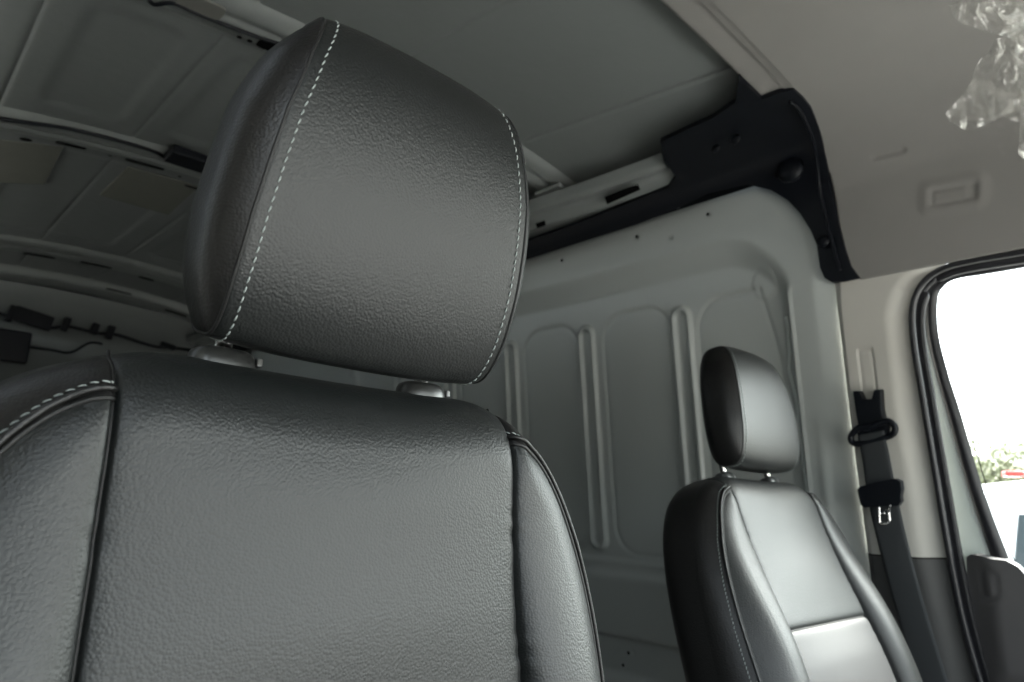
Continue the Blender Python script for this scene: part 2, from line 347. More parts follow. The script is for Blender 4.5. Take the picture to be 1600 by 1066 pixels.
def slot(root,c,size,drop,yc,kind='rect',m=HOLE,name='slot',h=.0):
    x,y=c; sx,sy=size; pts=[]
    N=20
    for q in range(N):
        a=2*math.pi*q/N; e=.35 if kind=='rect' else 1
        ca,sa=math.cos(a),math.sin(a)
        px=x+sx/2*math.copysign(abs(ca)**e,ca); py=y+sy/2*math.copysign(abs(sa)**e,sa); pts.append((px,py,facez(px,yc,drop)))
    low=[(p[0],p[1],p[2]-.0012-h) for p in pts]
    return mesh(name,pts+low,[list(range(N)),list(range(N,2*N))[::-1]]+[(i,(i+1)%N,N+(i+1)%N,N+i) for i in range(N)],m,root,False)
D=.03
b1=bow(1.235,1.378,D,'nearest roof beam passing behind the near headrest, with a foam label')
for (px,py,sx,sy,k) in ((375,52,.011,.010,'o'),(391,59,.011,.010,'o'),(430,73,.075,.035,'rect'),(858,333,.05,.022,'rect'),(846,321,.016,.012,'o')):
    x,y=onZ(px,py,float(roofz(.6 if px<500 else 1.3,1.3))-D); slot(b1,(x,y),(sx,sy),D,1.306,k)
x,y=onZ(313,18,.91); slot(b1,(x,y),(.085,.05),D,1.306,'rect',LABELM,'foam_label',.003)
pa=[(x,onZ(px,py,.90)[1],facez(x,1.3,D)-.003) for (px,py) in ((232,8),(240,16),(268,16),(300,32),(340,52),(380,70),(410,82),(450,96)) for x in [onZ(px,py,.90)[0]]]
tag(tube('cable',catmull(pa,6),.0042,BLACKP,None,8),'thin black cable clipped along the front roof beam','cable','cables along the roof beams')
b2=bow(2.09,2.235,D,'second roof beam from the front, slotted, with a black cable and block')
for (px,py,sx,sy,k) in ((43,206,.03,.022,'o'),(112,222,.075,.018,'rect'),(226,260,.11,.018,'rect'),(280,281,.010,.010,'o'),(305,300,.07,.016,'rect'),(172,243,.010,.007,'o')):
    x,y=onZ(px,py,float(roofz(.4,2.15))-D); slot(b2,(x,y),(sx,sy),D,2.16,k)
pa=[]
for (px,py) in ((-30,162),(0,170),(50,184),(100,196),(150,212),(200,229),(240,244),(262,257),(285,266)):
    x,y=onZ(px,py,.943); pa.append((x,y,facez(x,2.16,D)-.004))
tag(tube('cable',catmull(pa,6),.0055,BLACKP,None,8),'black cable with clips running along the second roof beam to a black block','cable','cables along the roof beams')
x,y=onZ(322,266,.94); bl=box('junction_block',(x-.03,y,facez(x,2.16,D)-.012),(.16,.085,.026),BLACKP,bev=.004); tag(bl,'black cable block under the second roof beam beside the near headrest','cable block')
b3=bow(3.41,3.62,D,'third roof beam from the front, lower left background')
for (px,py,sx) in ((62,400,.12),(150,417,.13),(228,437,.07)):
    x,y=onZ(px,py,.985); slot(b3,(x,y),(sx,.03),D,3.52,'rect')
b4=bow(3.96,4.16,.05,'rear header beam of the roof just above the rear doors')
for (px,py,sx) in ((185,462,.12),(275,488,.12)):
    x,y=onZ(px,py,.96); slot(b4,(x,y),(sx,.03),.05,4.06,'rect')
# damping pads
def pad(quads,label):
    pts=[]
    for (px,py) in quads:
        x,y=onZ(px,py,.985); pts.append((x,y,float(roofz(x,y))-.006))
    n=len(pts); low=[(p[0],p[1],p[2]-.004) for p in pts]
    o=mesh('damping_pad',pts+low,[list(range(n)),list(range(n,2*n))[::-1]]+[(i,(i+1)%n,n+(i+1)%n,n+i) for i in range(n)],PAD,None,False)
    tag(o,label,'damping pad','damping pads on the roof sheet')
pad([(-40,190),(100,222),(70,285),(-40,270)],'brownish damping pad on the roof at the left picture edge')
pad([(200,262),(310,295),(262,342),(155,308)],'brownish damping pad on the roof just left of the near headrest')
# ------------------------------------------------------------------ rear header wall with wiring (lower left background)
rh=empty('rear_header'); tag(rh,'painted rear header above the back doors in the dark lower left background','header panel')
P=np.array([[(x,yy,zz-.05*((x-.72)/.8)**2) for yy,zz in ((4.18,.99),(4.20,.93),(4.23,.90),(4.24,.83),(4.27,.80),(4.30,.74),(4.31,.60),(4.34,.58),(4.38,.4))] for x in np.linspace(-.1,1.5,30)])
gridmesh('header_sheet',P,ROOFP,rh)  # shade put into the colour: header takes the darker roof paint
def onY(px,py,y):
    r=RT*((px-800)/1092)+UP*((533-py)/1092)+FW; return (r.x*y/r.y,y,r.z*y/r.y)
hr=empty('wiring_harness'); tag(hr,'black wiring harness with clips and a connector across the rear header','wiring')
tube('cable',catmull([onY(*p,4.18) for p in ((-20,485),(0,490),(20,497),(75,512),(105,510),(150,520),(185,524),(240,541),(280,545),(300,548))],6),.009,BLACKP,hr,8)
for (px,py,sx,sz) in ((52,498,.17,.075),(17,490,.03,.085),(103,507,.032,.075),(148,514,.035,.06),(172,520,.035,.075),(262,541,.08,.03)):
    c=onY(px,py,4.17); box('clip',c,(sx,.03,sz),BLACKP,hr,bev=.005,rot=Matrix.Rotation(R(-12),3,'Y') if False else Matrix.Rotation(R(10),3,'Y'))
tube('lower_cable',catmull([onY(*p,4.2) for p in ((-20,530),(30,540),(80,547),(110,551),(140,536),(160,538))],6),.007,BLACKP,hr,8)
box('connector_box',onY(8,540,4.16),(.2,.05,.16),BLACKP,hr,bev=.01)
# ------------------------------------------------------------------ roof side rail + black bracket
rl=empty('roof_rail'); tag(rl,'pale longitudinal roof rail above the far wall between headrest and black bracket','roof rail')
s_lo=hit(900,350)[1]; s_hi=hit(1000,272)[1]
ss=np.linspace(s_lo-.02,s_hi+.015,26); ys=np.linspace(.905,4.2,60)
P=[]
for s in ss:
    t=(s-ss[0])/(ss[-1]-ss[0]); off=-.006+.014*math.exp(-((t-.35)/.16)**2)+.006*math.exp(-((t-.8)/.08)**2)-.02*sm(.9,1,t)
    x,z=prof(s,off); P.append([(x,y,z+.02*sm(.9,1.6,y)) for y in ys])
gridmesh('rail_section',np.array(P),BOWP,rl)
# pressed joint where beam meets rail
for (px,py,sx,sy) in ((872,300,.05,.10),(905,318,.03,.05)):
    x,y=onZ(px,py,.88); box('joint_plate',(x,y,.862),(sx+.05,sy,.012),BOWP,rl,bev=.005,rot=Matrix.Rotation(R(14),3,'Y'))
polysheet('rail_slot',[hit(*p) for p in ((946,303),(998,282),(1001,291),(950,314))],shell(.012),.05,HOLE,rl,thick=.003,bev=.001)
polysheet('rail_slot',[hit(*p) for p in ((838,345),(852,340),(854,347),(841,352))],shell(.012),.05,HOLE,rl,thick=.003,bev=.001)
bk=empty('pillar_bracket'); tag(bk,'large black moulded bracket bridging roof and wall at the headliner corner','bracket')
poly=[(1155,112),(1190,146),(1215,136),(1240,130),(1255,143),(1268,160),(1280,190),(1291,235),(1300,290),(1312,340),(1325,390),(1334,418),(1348,436),(1325,441),(1305,443),(1293,436),(1286,420),(1281,385),(1272,362),(1255,335),(1235,312),(1208,294),(1170,283),(1110,297),(1060,322),(1000,346),(900,378),(820,410),(820,372),(900,345),(1045,285),(1058,268),(1040,243),(1033,213),(1075,193),(1115,175),(1150,150)]
p2=[hit(*p) for p in poly]; d0=p2[27]; 
p2=p2[:27]+[(3.9,p2[27][1]),(3.9,p2[28][1])]+p2[29:]
polysheet('bracket_moulding',p2,shell(.016),.03,BLACKP,bk,thick=.012,bev=.004)
# raised bead near the edge facing the headliner and round bosses
edge=[hit(*p) for p in ((1235,140),(1252,155),(1267,190),(1280,240),(1289,295),(1300,345),(1312,392),(1322,425))]
e3=[shell(.030)(*p) for p in catmull(edge,6)]
tube('edge_bead',e3,.0035,BLACKP,bk,8)
for (px,py,r) in ((1240,255,.030),(1222,262,.010),(1250,268,.009),(1295,380,.014),(1150,200,.012),(1120,215,.010)):
    y,s=hit(px,py); x,z=prof(s,.030)
    bm=bmesh.new(); bmesh.ops.create_uvsphere(bm,u_segments=20,v_segments=10,radius=r); bmesh.ops.scale(bm,vec=(.45,1,1),verts=bm.verts); bmesh.ops.translate(bm,vec=(x,y,z),verts=bm.verts)
    me=bpy.data.meshes.new('boss'); bm.to_mesh(me); bm.free(); o=link('boss',me,BLACKP,bk); me.polygons.foreach_set('use_smooth',[True]*len(me.polygons))
# ------------------------------------------------------------------ headliner
hl=empty('headliner'); tag(hl,'beige cloth headliner above the passenger door at top right','headliner')
S0=hit(1400,428)[1]
sA=np.linspace(S0,_s[-1]-.01,330); ce_=hit(1215,137)[1]
ty=np.linspace(0,1,230)
sg,tg=np.meshgrid(sA,ty,indexing='ij')
yend=np.where(sg<ce_-.03,.572,.572+.042*sm(ce_-.03,ce_,sg))
# rounded lower rear corner
yend=yend-.03*np.clip(1-(sg-S0)/.03,0,1)**2
Yh=yend*(1-tg)+(-.75)*tg**1.0; 
Yh=np.where(tg<.5,yend+(-.0-yend)*(tg/.5),-.75*((tg-.5)/.5))
off=.008+0*sg
y1,s1=hit(1140,0)
off=off-.003*np.exp(-((Yh-.545)/.0035)**2)*sm(ce_-.05,ce_,sg)
off=off-.006*sm(.545,.56,Yh)*sm(ce_-.05,ce_,sg)
off=off-.02*sm(.602,.614,Yh)
def recess(pa,pb,r,dep,wd):
    global off
    (ya,sa),(yb,sb)=hit(*pa),hit(*pb)
    L=math.hypot(yb-ya,sb-sa); ux,uy=(yb-ya)/L,(sb-sa)/L
    a=(Yh-ya)*ux+(sg-sa)*uy; b=-(Yh-ya)*uy+(sg-sa)*ux
    return a,b,L
a,b,L=recess((1370,243),(1412,233),0,0,0); s=np.hypot(np.maximum(np.abs(a-L/2)-L/2,0),b)-.007; off=off-.0035*(1-sm(-.003,.002,s))+.001*np.exp(-((s-.004)/.003)**2)
a,b,L=recess((1455,312),(1528,299),0,0,0)
s=sdbox(a,b,-.002,L+.004,-.020,.020,.008); off=off+.003*(1-sm(.0,.026,s))-.0040*(1-sm(-.004,.001,s))
s=sdbox(a,b,.006,L-.014,-.012,.012,.005); off=off+.0018*(1-sm(-.003,.001,s))
x,z=prof(sg.ravel(),off.ravel()); P=np.stack([x.reshape(sg.shape),Yh,z.reshape(sg.shape)],2)
o=gridmesh('headliner_cloth',P,HEAD,hl); md=o.modifiers.new('t','SOLIDIFY'); md.thickness=.006; md.offset=0
# the same lining mirrored over the driver's side
mm=[]
for s in np.linspace(S0,_s[-1],60):
    x,z=prof(s,.008); mm.append([(min(1.44-x,.215),y,z) for y in (.57,.3,0,-.4,-.75)])
gridmesh('driver_side_lining',np.array(mm),HEAD,hl)
# windscreen header and near-side cab roof close the top of the cab
box('overhead_shelf',(.72,-.62,.64),(1.72,.42,.44),HEAD,hl,bev=.03)
for sx in (-.14,1.58): box('front_pillar_cover',(sx,-.68,.2),(.16,.20,1.3),HEAD,hl,bev=.03)
# ------------------------------------------------------------------ pillar trim
pt=empty('pillar_trim'); tag(pt,'beige door pillar cover with a belt adjuster slot, beside the far window','pillar trim')
def trimgrid(name,sa,sb,m,ya,yb,extra=0):
    ss=np.linspace(sa,sb,int(abs(sb-sa)/.004)+2); tt=np.linspace(0,1,64); sg,tg=np.meshgrid(ss,tt,indexing='ij')
    y0=np.interp(sg,*zip(*sorted(ya))); y1=np.interp(sg,*zip(*sorted(yb)))
    Y=y0+(y1-y0)*tg
    off=.006+extra-.022*sm(.62,1.0,tg)**1.2-.010*sm(.08,0,tg)
    s=sdbox(Y,sg,.536,.569,1.16,1.357,.004); off=off-.003*(1-sm(-.003,.001,s))
    s=sdbox(Y,sg,.541,.564,1.16,1.351,.002); off=off+.0012*(1-sm(-.002,.001,s))
    x,z=prof(sg.ravel(),off.ravel()); P=np.stack([x.reshape(sg.shape),Y,z.reshape(sg.shape)],2)
    return gridmesh(name,P,m,pt)
ya=[(.3,.585),(.9,.598),(1.2,.602),(1.6,.602)]; yb=[(.3,.37),(.70,.425),(.93,.452),(1.25,.462),(1.42,.455),(1.47,.43),(1.50,.385),(1.6,.38)]
sj=hit(1415,870)[1]
trimgrid('upper_cover',sj+.0015,S0+.006,TRIM,ya,yb)
trimgrid('lower_cover',.25,sj-.0015,DARKTRIM,ya,yb,.001)
trimgrid('joint_shadow',sj-.004,sj+.004,HOLE,ya,yb,-.006)
# grey painted strip between wall and trim is part of the wall pressing
# ------------------------------------------------------------------ door
dsl=empty('door_seal'); tag(dsl,'black rubber seal round the passenger door opening','door seal')
sp=[(-.7,1.495),(.10,1.497),(.254,1.499),(.34,1.501),(.385,1.497),(.418,1.482),(.440,1.455),(.453,1.415),(.457,1.35),(.454,1.25),(.449,1.10),(.444,.95),(.436,.82),(.418,.69),(.385,.50),(.35,.30)]
sp=catmull(sp,10)
tube('outer_lip',[shell(.004)(y,s) for y,s in sp],.0065,RUBBER,dsl,12)
tube('inner_bulb',[shell(-.012)(y-.012 if s<1.46 else y,s-(.012 if y<.40 else .006)) for y,s in sp],.0070,RUBBER,dsl,12)
gridmesh('web',np.array([[shell(-.006)(y-t*(.014 if s<1.46 else .004),s-t*(.014 if y<.40 else .005)) for t in (-.2,.3,.6,1.2)] for y,s in sp]),RUBBER,dsl)
dr=empty('passenger_door',(0,0,0)); tag(dr,'closed far door with pale frame, black window channel and dark grey inner panel','door')
ro=-.035
# frame sheet with the window cut out: outer loop and inner loop bridged
inner=[hit(*p,ro) for p in ((1690,404),(1600,420),(1540,430),(1497,437),(1478,447),(1467,468),(1468,520),(1482,580),(1504,650),(1530,740),(1552,805),(1578,872),(1600,925))]
def ring(a,b,off,m,name,parent,n=8,curve=0):
    A=catmull(a,n); B=catmull(b,n); k=12; P=[]
    for j in range(k):
        t=j/(k-1); row=[]
        for (p,q) in zip(A,B):
            y=p[0]+(q[0]-p[0])*t; s=p[1]+(q[1]-p[1])*t
            row.append(shell(off+curve*math.sin(math.pi*t))(y,s))
        P.append(row)
    return gridmesh(name,np.array(P),m,parent)
outer=[(y,s) for y,s in [hit(*p,ro) for p in ((1690,384),(1600,400),(1530,410),(1480,417),(1450,432),(1430,458),(1425,520),(1434,580),(1446,650),(1462,740),(1474,805),(1486,872),(1495,925))]]
mid=[]
for (a,b,t) in zip(inner,outer,(.45,.45,.45,.5,.5,.5,.45,.42,.38,.34,.31,.29,.28)):
    mid.append((a[0]+(b[0]-a[0])*t,a[1]+(b[1]-a[1])*t))
ring(outer,mid,ro,DOORP,'frame',dr,curve=.003)
ring(mid,inner,ro+.006,RUBBER,'window_channel',dr,curve=.006)
ring([(a[0]*.995,a[1]) for a in inner],[(a[0]-.004,a[1]-.001) for a in inner],ro-.012,RUBBER,'glass_run',dr)
gl=[hit(*p,ro-.02) for p in ((1800,385),(1600,420),(1497,435),(1470,445),(1462,468),(1463,520),(1504,660),(1552,815),(1590,935))]+[(-.1,gy) for gy in (.80,)]
polysheet('window_glass',gl[1:]+[(-.6,.80),(-.6,1.48)],shell(ro-.014),.2,GLASS,dr,thick=0)
# lower door skin and inner panel
polysheet('lower_skin',[(.50,.92),(.36,.90),(-.6,.90),(-.6,-.0),(.35,0.0)],shell(-.06),.1,DARKTRIM,dr,thick=.01,bev=0)
dp=[hit(*p) for p in ((1508,872),(1515,867),(1530,868),(1556,873),(1575,875),(1592,884),(1612,905),(1640,930),(1700,960))]
dp=dp+[(-.3,dp[-1][1]-.02),(-.3,.3),(.36,.3)]+[hit(*p) for p in ((1548,1085),(1532,1040),(1516,960),(1508,910))]
def dfn(y,s):
    dd=sdbox(np.array(y),np.array(s),-1,.44,.2,.96,.05)
    bul=.022*float(sm(0,.06,.43-y))
    bul-=.030*float(sm(.74,.66,s))*float(sm(0,.03,.40-y))
    bul+=.030*float(sm(.70,.655,s))*float(sm(0,.03,.40-y))*1.2
    q=float(sdbox(np.array(y),np.array(s),.372,.397,.865,.915,.010)); bul-=.003*math.exp(-(q/.003)**2)
    return shell(-.012+bul)(y,s)
polysheet('door_panel',dp,dfn,.006,DOORCARD,dr,thick=.02,bev=.006)
# ------------------------------------------------------------------ seat belt
sb=empty('seat_belt'); tag(sb,'black seat belt hanging from the adjuster slot of the beige pillar','seat belt')
H2=lambda L: [hit(*p) for p in L]
polysheet('height_adjuster',H2([(1341,612),(1350,611),(1356,624),(1370,624),(1374,610),(1383,609),(1385,640),(1390,662),(1384,684),(1356,688),(1350,665),(1345,640)]),shell(.030),.01,BLACKP,sb,thick=.024,bev=.004)
lp=catmull(H2([(1341,678),(1352,668),(1368,668),(1386,660),(1398,658),(1407,666),(1406,676),(1396,682),(1368,690),(1348,693),(1340,688)]),5,True)
tube('guide_loop',[shell(.034)(*p) for p in lp],.0065,BLACKP,sb,10,closed=True)
polysheet('loop_plate',H2([(1348,676),(1365,668),(1390,661),(1400,664),(1398,676),(1370,686),(1350,690)]),shell(.032),.01,BLACKP,sb,thick=.006,bev=.002)
def strap(name,La,Lb,offs,m=WEB):
    A=catmull(H2(La),8); B=catmull(H2(Lb),8); n=min(len(A),len(B)); P=[]
    for j in range(9):
        t=j/8; P.append([shell(np.interp(i/(n-1),np.linspace(0,1,len(offs)),offs)+.0012*math.sin(math.pi*t))(A[i][0]+(B[i][0]-A[i][0])*t,A[i][1]+(B[i][1]-A[i][1])*t) for i in range(n)])
    o=gridmesh(name,np.array(P),m,sb); md=o.modifiers.new('t','SOLIDIFY'); md.thickness=.0014; md.offset=0; return o
strap('webbing',[(1351,680),(1360,725),(1368,770),(1383,830),(1412,930),(1462,1095)],[(1391,672),(1401,712),(1414,770),(1434,850),(1461,940),(1512,1095)],[.036,.040,.046,.052,.06,.07])
strap('webbing',[(1356,690),(1362,740),(1371,790),(1384,840),(1398,895),(1420,960)],[(1384,690),(1392,740),(1402,790),(1412,840),(1424,895),(1440,960)],[.018,.022,.025,.028,.03,.03])
polysheet('tongue',H2([(1357,762),(1361,757),(1385,750),(1415,745),(1423,749),(1425,762),(1423,772),(1424,780),(1420,786),(1398,786),(1368,789),(1362,784),(1360,775)]),shell(.062),.006,BLACKP,sb,thick=.018,bev=.004)
lt=catmull(H2([(1390,787),(1391,810),(1394,813),(1404,812),(1406,808),(1405,795),(1408,784)]),6)
tube('latch_plate',[shell(.060)(*p) for p in lt],.0028,CHROME,sb,8)
tube('latch_bar',[shell(.060)(*p) for p in H2([(1392,798),(1400,797)])],.002,CHROME,sb,8)
# ------------------------------------------------------------------ seats (one design, two copies)
# local frame: u = X, v = up along the back, w = forward (-Y)
OUT=catmull([(0,-.009),(.05,-.0085),(.09,-.0075),(.118,-.0075),(.136,-.0105),(.158,-.018),(.182,-.030),(.205,-.050),(.228,-.083),(.246,-.13),(.259,-.19),(.267,-.27),(.272,-.40),(.272,-.70)],14)
def T_of(x): return np.interp(np.abs(x),OUT[:,0],OUT[:,1])
WS=catmull([(.147,-.043),(.160,-.046),(.178,-.058),(.196,-.080),(.212,-.110),(.228,-.150),(.240,-.20),(.248,-.27),(.252,-.40),(.252,-.70)],14)   # outer seam of the bolster
def W_of(v): return np.interp(-v,-WS[:,1],WS[:,0])
CS=np.array([(0,.147),(.10,.147),(.14,.147),(.19,.148),(.25,.152),(.30,.156),(.38,.163),(.50,.170),(.70,.175)])
def C_of(v): return np.interp(-v,CS[:,0],CS[:,1])
def dist_poly(U,V,poly):
    best=np.full(U.shape,9.)
    for a,b in zip(poly[:-1],poly[1:]):
        d=b-a; L=d@d
        if L<1e-12: continue
        t=np.clip(((U-a[0])*d[0]+(V-a[1])*d[1])/L,0,1); best=np.minimum(best,np.hypot(U-a[0]-t*d[0],V-a[1]-t*d[1]))
    return best
VS=-.262    # cross seam of the centre panel
def padw(U,V):
    a=np.abs(U); d=dist_poly(a,V,OUT)
    C=C_of(V); Wd=W_of(V)
    wf=.044+.022*sm(-.08,-.36,V)
    Rr=.052+.012*sm(-.1,-.3,V)
    q=np.clip(d/Rr,0,1); roll=np.sqrt(np.clip(1-(1-q)**2.1,0,1))
    w=wf*roll
    t=np.clip((a-C)/np.maximum(Wd-C,.02),0,1.6)
    B=.018*sm(-.06,-.30,V)+.004
    bul=np.where(a>C,np.sin(np.pi*np.clip(t/1.25,0,1)**.62)**1.0,0)
    w=w+B*bul*roll
    w=w+np.where(a<C,.007*(1-(a/C)**2)*sm(-.02,-.10,V)*sm(VS,-.16,V)+.004*(1-(a/C)**4)*sm(VS+.0,VS-.06,V),0)
    puck=1+.30*np.sin(V*210+3*np.sin(V*63))*np.sin(V*37+U*20)
    pinch=(.0026*puck*np.exp(-np.abs(a-C)/.0045)+.0030*np.exp(-((a-C)/.0016)**2))*sm(-.0,-.012,V)
    w=w-pinch
    w=w-np.where(a<C,.005*np.exp(-np.abs(V-VS)/.004),0)
    # fine puckers beside the seams
    return w
def to3(U,V,Wf): return np.stack([U,-Wf,V],-1)
NA=140; NR=400; VB=-.68
ta=np.linspace(0,1,NA); inner_=1-(1-ta)**1.7
tb=np.linspace(0,1,120)[1:]; g_=.35*tb+.65*(3*tb**2-2*tb**3); g_=np.where(tb<.5,g_*.85+.15*tb**1.8,g_)
r_=np.linspace(0,1,NR); bb=.35*r_+.65*r_**2
xm=.2715
half=[]
for r in bb:
    v_guess=None
    row=[]
    for it in range(1):
        # centre part
        x0=inner_*.147; v=T_of(x0)+(VB-T_of(x0))*r; x=inner_*C_of(v)
        v=T_of(x)+(VB-T_of(x))*r; x=inner_*C_of(v)
        x1=.147+(xm-.147)*g_; v1=T_of(x1)+(VB-T_of(x1))*r; c1=C_of(v1); x1=c1+(xm-c1)*g_; v1=T_of(x1)+(VB-T_of(x1))*r
    half.append(np.stack([np.concatenate([x,x1]),np.concatenate([v,v1])],1))
half=np.array(half)                      # rows, cols, 2
full=np.concatenate([half[:,:0:-1]*np.array([-1,1]),half],1)
U=full[...,0]; V=full[...,1]; Wf=padw(U,V); PP=to3(U,V,Wf); NN=gridnormals(PP)
if NN[200,NA+100,1]>0: NN=-NN
ncol=PP.shape[1]; FA=gridfaces(NR,ncol)[:,::-1]; Pf=PP.reshape(-1,3); Nf=NN.reshape(-1,3)
jj=FA[:,0]%ncol; cc=ncol//2
fu=U.reshape(-1)[FA].mean(1); fv=V.reshape(-1)[FA].mean(1)
incen=(np.abs(jj+.5-cc)<NA-1)
outside=np.abs(fu)>W_of(fv); capz=(fv>-.043)&(~incen)
outside=(outside|capz)&(~incen)
fl_=True
def build_seat(name):
    root=empty(name)
    br=submesh('centre_panel',Pf,Nf,FA[incen&(fv>VS)],LEATHER,root,False)
    submesh('lower_insert',Pf,Nf,FA[incen&(fv<=VS)],INSERT,root,False)
    bl_=submesh('bolster',Pf,Nf,FA[(~incen)&(~outside)&(fu<0)],LEATHER,root,False)
    brr=submesh('bolster',Pf,Nf,FA[(~incen)&(~outside)&(fu>0)],LEATHER,root,False)
    # side + back shell
    seq=np.array([(-p[0],p[1]) for p in OUT[::-1]]+[tuple(p) for p in OUT[1:]])
    lay=[]
    for k,(wd,ins) in enumerate(((0,0),(-.012,-.0015),(-.03,-.003),(-.044,-.002),(-.055,.004),(-.063,.014),(-.068,.03),(-.071,.10))):
        cx=seq*1.0; ctr=np.array([0,-.35]); dirs=cx-ctr; L=np.linalg.norm(dirs,axis=1,keepdims=True); cx=cx-dirs/L*ins
        lay.append(to3(cx[:,0],cx[:,1],np.full(len(cx),wd)))
    lay=np.array(lay); shl=gridmesh('back_shell',lay,LEATHER_SIDE,root)
    bkp=mesh('back_board',[tuple(p) for p in lay[-1]],[list(range(lay.shape[1]))],DARKTRIM,root,False)
    submesh('side_panel',Pf,Nf,FA[outside&(fu<0)],LEATHER_SIDE,root,False)
    submesh('side_panel',Pf,Nf,FA[outside&(fu>0)],LEATHER_SIDE,root,False)
    # piping + thread along the outer bolster seam
    for sg_,par in ((-1,bl_),(1,brr)):
        u=WS[:,0]*sg_; v=WS[:,1]; w=padw(u,v); e=1e-3
        nx=-(padw(u+e,v)-padw(u-e,v))/(2*e); nv=-(padw(u,v+e)-padw(u,v-e))/(2*e)
        N=np.stack([nx,-np.ones_like(nx),nv],1); N/=np.linalg.norm(N,axis=1,keepdims=True); N=np.where(np.abs(nx)[:,None]>4,0,1)*N+1e-6
        base=to3(u,v,w)
        tube('piping',base+N*.0002,.0016,PIPE,par,8)
        tube('seam_fold',base+N*.0004+np.stack([-sg_*.0*np.ones_like(u),0*u,0*u],1)+np.array([0,0,.0055])*np.clip(1-(-v-.043)/.12,0,1)[:,None]+np.array([sg_*.004,0,0])*np.clip((-v-.043)/.08,0,1)[:,None],.0019,LEATHER_SIDE,par,8)
        off=np.array([0,0,.0095])*np.clip(1-(-v-.043)/.10,0,1)[:,None]+np.array([sg_*.0075,0,0])*np.clip((-v-.043)/.08,0,1)[:,None]
        us=u+off[:,0]; vs2=v+off[:,2]; bs=to3(us,vs2,padw(us,vs2)+.0004)
        stitches('stitching',bs,N,.0058,.0044,.00055,THREAD,par)
        # centre seam: dark thread line in the groove
        vv=np.linspace(-.012,VB+.01,160); uu=sg_*C_of(vv); tube('seam_line',to3(uu,vv,padw(uu,vv)+.0008),.0011,PIPE,br,6)
    uu=np.linspace(-.152,.152,60); vv=np.full(60,VS); tube('cross_seam',to3(uu,vv,padw(uu,vv)+.0008),.0012,PIPE,br,6)
    # ---- headrest
    hd=empty('headrest'); hd.parent=root; hd.rotation_euler=(R(HEADTILT),0,0)
    nf=220; ph=np.linspace(0,2*np.pi,nf,endpoint=False)
    wc,vc=.028,.1160; hwid,hh=.035,.1115
    cs,sn=np.cos(ph),np.sin(ph); e=2/3.5
    bw=hwid*np.sign(cs)*np.abs(cs)**e; bv=hh*np.sign(sn)*np.abs(sn)**e
    # top leans back a little, the underside is cut flatter, front face gently domed
    bw=bw-.004*np.clip(bv/hh,0,1)**2+.008*np.clip(cs*3,0,1)*(1-(bv/hh)**2)-.002
    hx=np.array([(-.2,.101),(.0,.102),(.015,.1035),(.045,.1045),(.085,.1035),(.12,.1005),(.15,.0965),(.19,.087),(.22,.077),(.26,.066)])
    def prow(x_of,k):
        vv=vc+bv*k; h=np.interp(vv,hx[:,0],hx[:,1]); return np.stack([x_of(h),-(wc+bw*k),vv],1)
    si=np.sin(np.linspace(-1,1,91)*np.pi/2)
    rows=[prow(lambda h,s=s: s*h,1-.045*abs(s)**3-.016*math.exp(-(1-abs(s))/.012)) for s in si]
    P=np.array(rows); cov=mesh('cover',P.reshape(-1,3),gridfaces(len(rows),nf,True)[:,::-1],LEATHER,hd)
    for sg_ in (-1,1):
        rows=[]
        for t in np.linspace(0,1,40):
            tau=t**1.8; k=.941*(1-tau)+.012*min(t/.12,1)*(1-tau); dx=.019*(1-(1-tau)**3.6)
            rows.append(prow(lambda h,dx=dx: sg_*(h+dx),k))
        P=np.array(rows); F=gridfaces(len(rows),nf,True)
        if sg_<0: pass
        ep=mesh('end_panel',P.reshape(-1,3),F if sg_<0 else F[:,::-1],LEATHER_SIDE,hd)
        sr=prow(lambda h: sg_*(h+.0004),.9445); tube('piping',sr,.0011,PIPE,ep,8,closed=True)
        kk=.955; r0=prow(lambda h: sg_*(h-.0078),1-.045*.92**3)
        nr=np.stack([0*cs,-cs,sn],1); r0=np.roll(r0,nf//2,0); nr=np.roll(nr,nf//2,0)
        keep=np.concatenate([r0[int(nf*.55):],r0[:int(nf*.55)]]); kn=np.concatenate([nr[int(nf*.55):],nr[:int(nf*.55)]])
        stitches('stitching',np.concatenate([r0,r0[:1]])+np.concatenate([nr,nr[:1]])*.0003,np.concatenate([nr,nr[:1]]),.0061,.0044,.00056,THREAD,hd,slant=.18)
    for sx in (-.08,.08):
        tube('post',[(sx,0,-.02),(sx,0,.02),(sx,0,.06)],.0058,CHROME,hd,16)
    # ---- guide collars
    for sx in (-.08,.08):
        rows=[]
        for (zz,k) in ((-.022,1.0),(-.008,1.0),(-.0032,.97),(-.0005,.90),(.0013,.76),(.0020,.4),(.0018,.0)):
            r=[]
            for q in range(36):
                a=2*math.pi*q/36; ca,sa=math.cos(a),math.sin(a)
                taper=1-.18*ca
                r.append((sx+.001+.0215*k*math.copysign(abs(ca)**.8,ca),.0135*k*taper*math.copysign(abs(sa)**.8,sa),zz))
            rows.append(r)
        P=np.array(rows); c=mesh('guide_collar',P.reshape(-1,3),gridfaces(len(rows),36,True),COLLAR,root)
        box('release_button',(sx+.0232,-.002,-.0045),(.004,.011,.0055),BUTTON,c,bev=.001)
    return root
def copy_tree(o,parent=None):
    c=o.copy(); COL.objects.link(c); c.parent=parent
    for ch in list(o.children): copy_tree(ch,c)
    return c
HEADTILT=15
s1=build_seat('van_seat')
s2=copy_tree(s1)
s1.location=(.2467,.4585,.0889); s1.rotation_euler=(R(-1.0),0,0)
s2.location=(1.2012,.6510,.0609); s2.rotation_euler=(R(-17.5),0,0)
for ch in s2.children:
    if ch.name.startswith('headrest'): ch.rotation_euler=(R(8.5),0,0); ch.scale=(1,1,1.03)
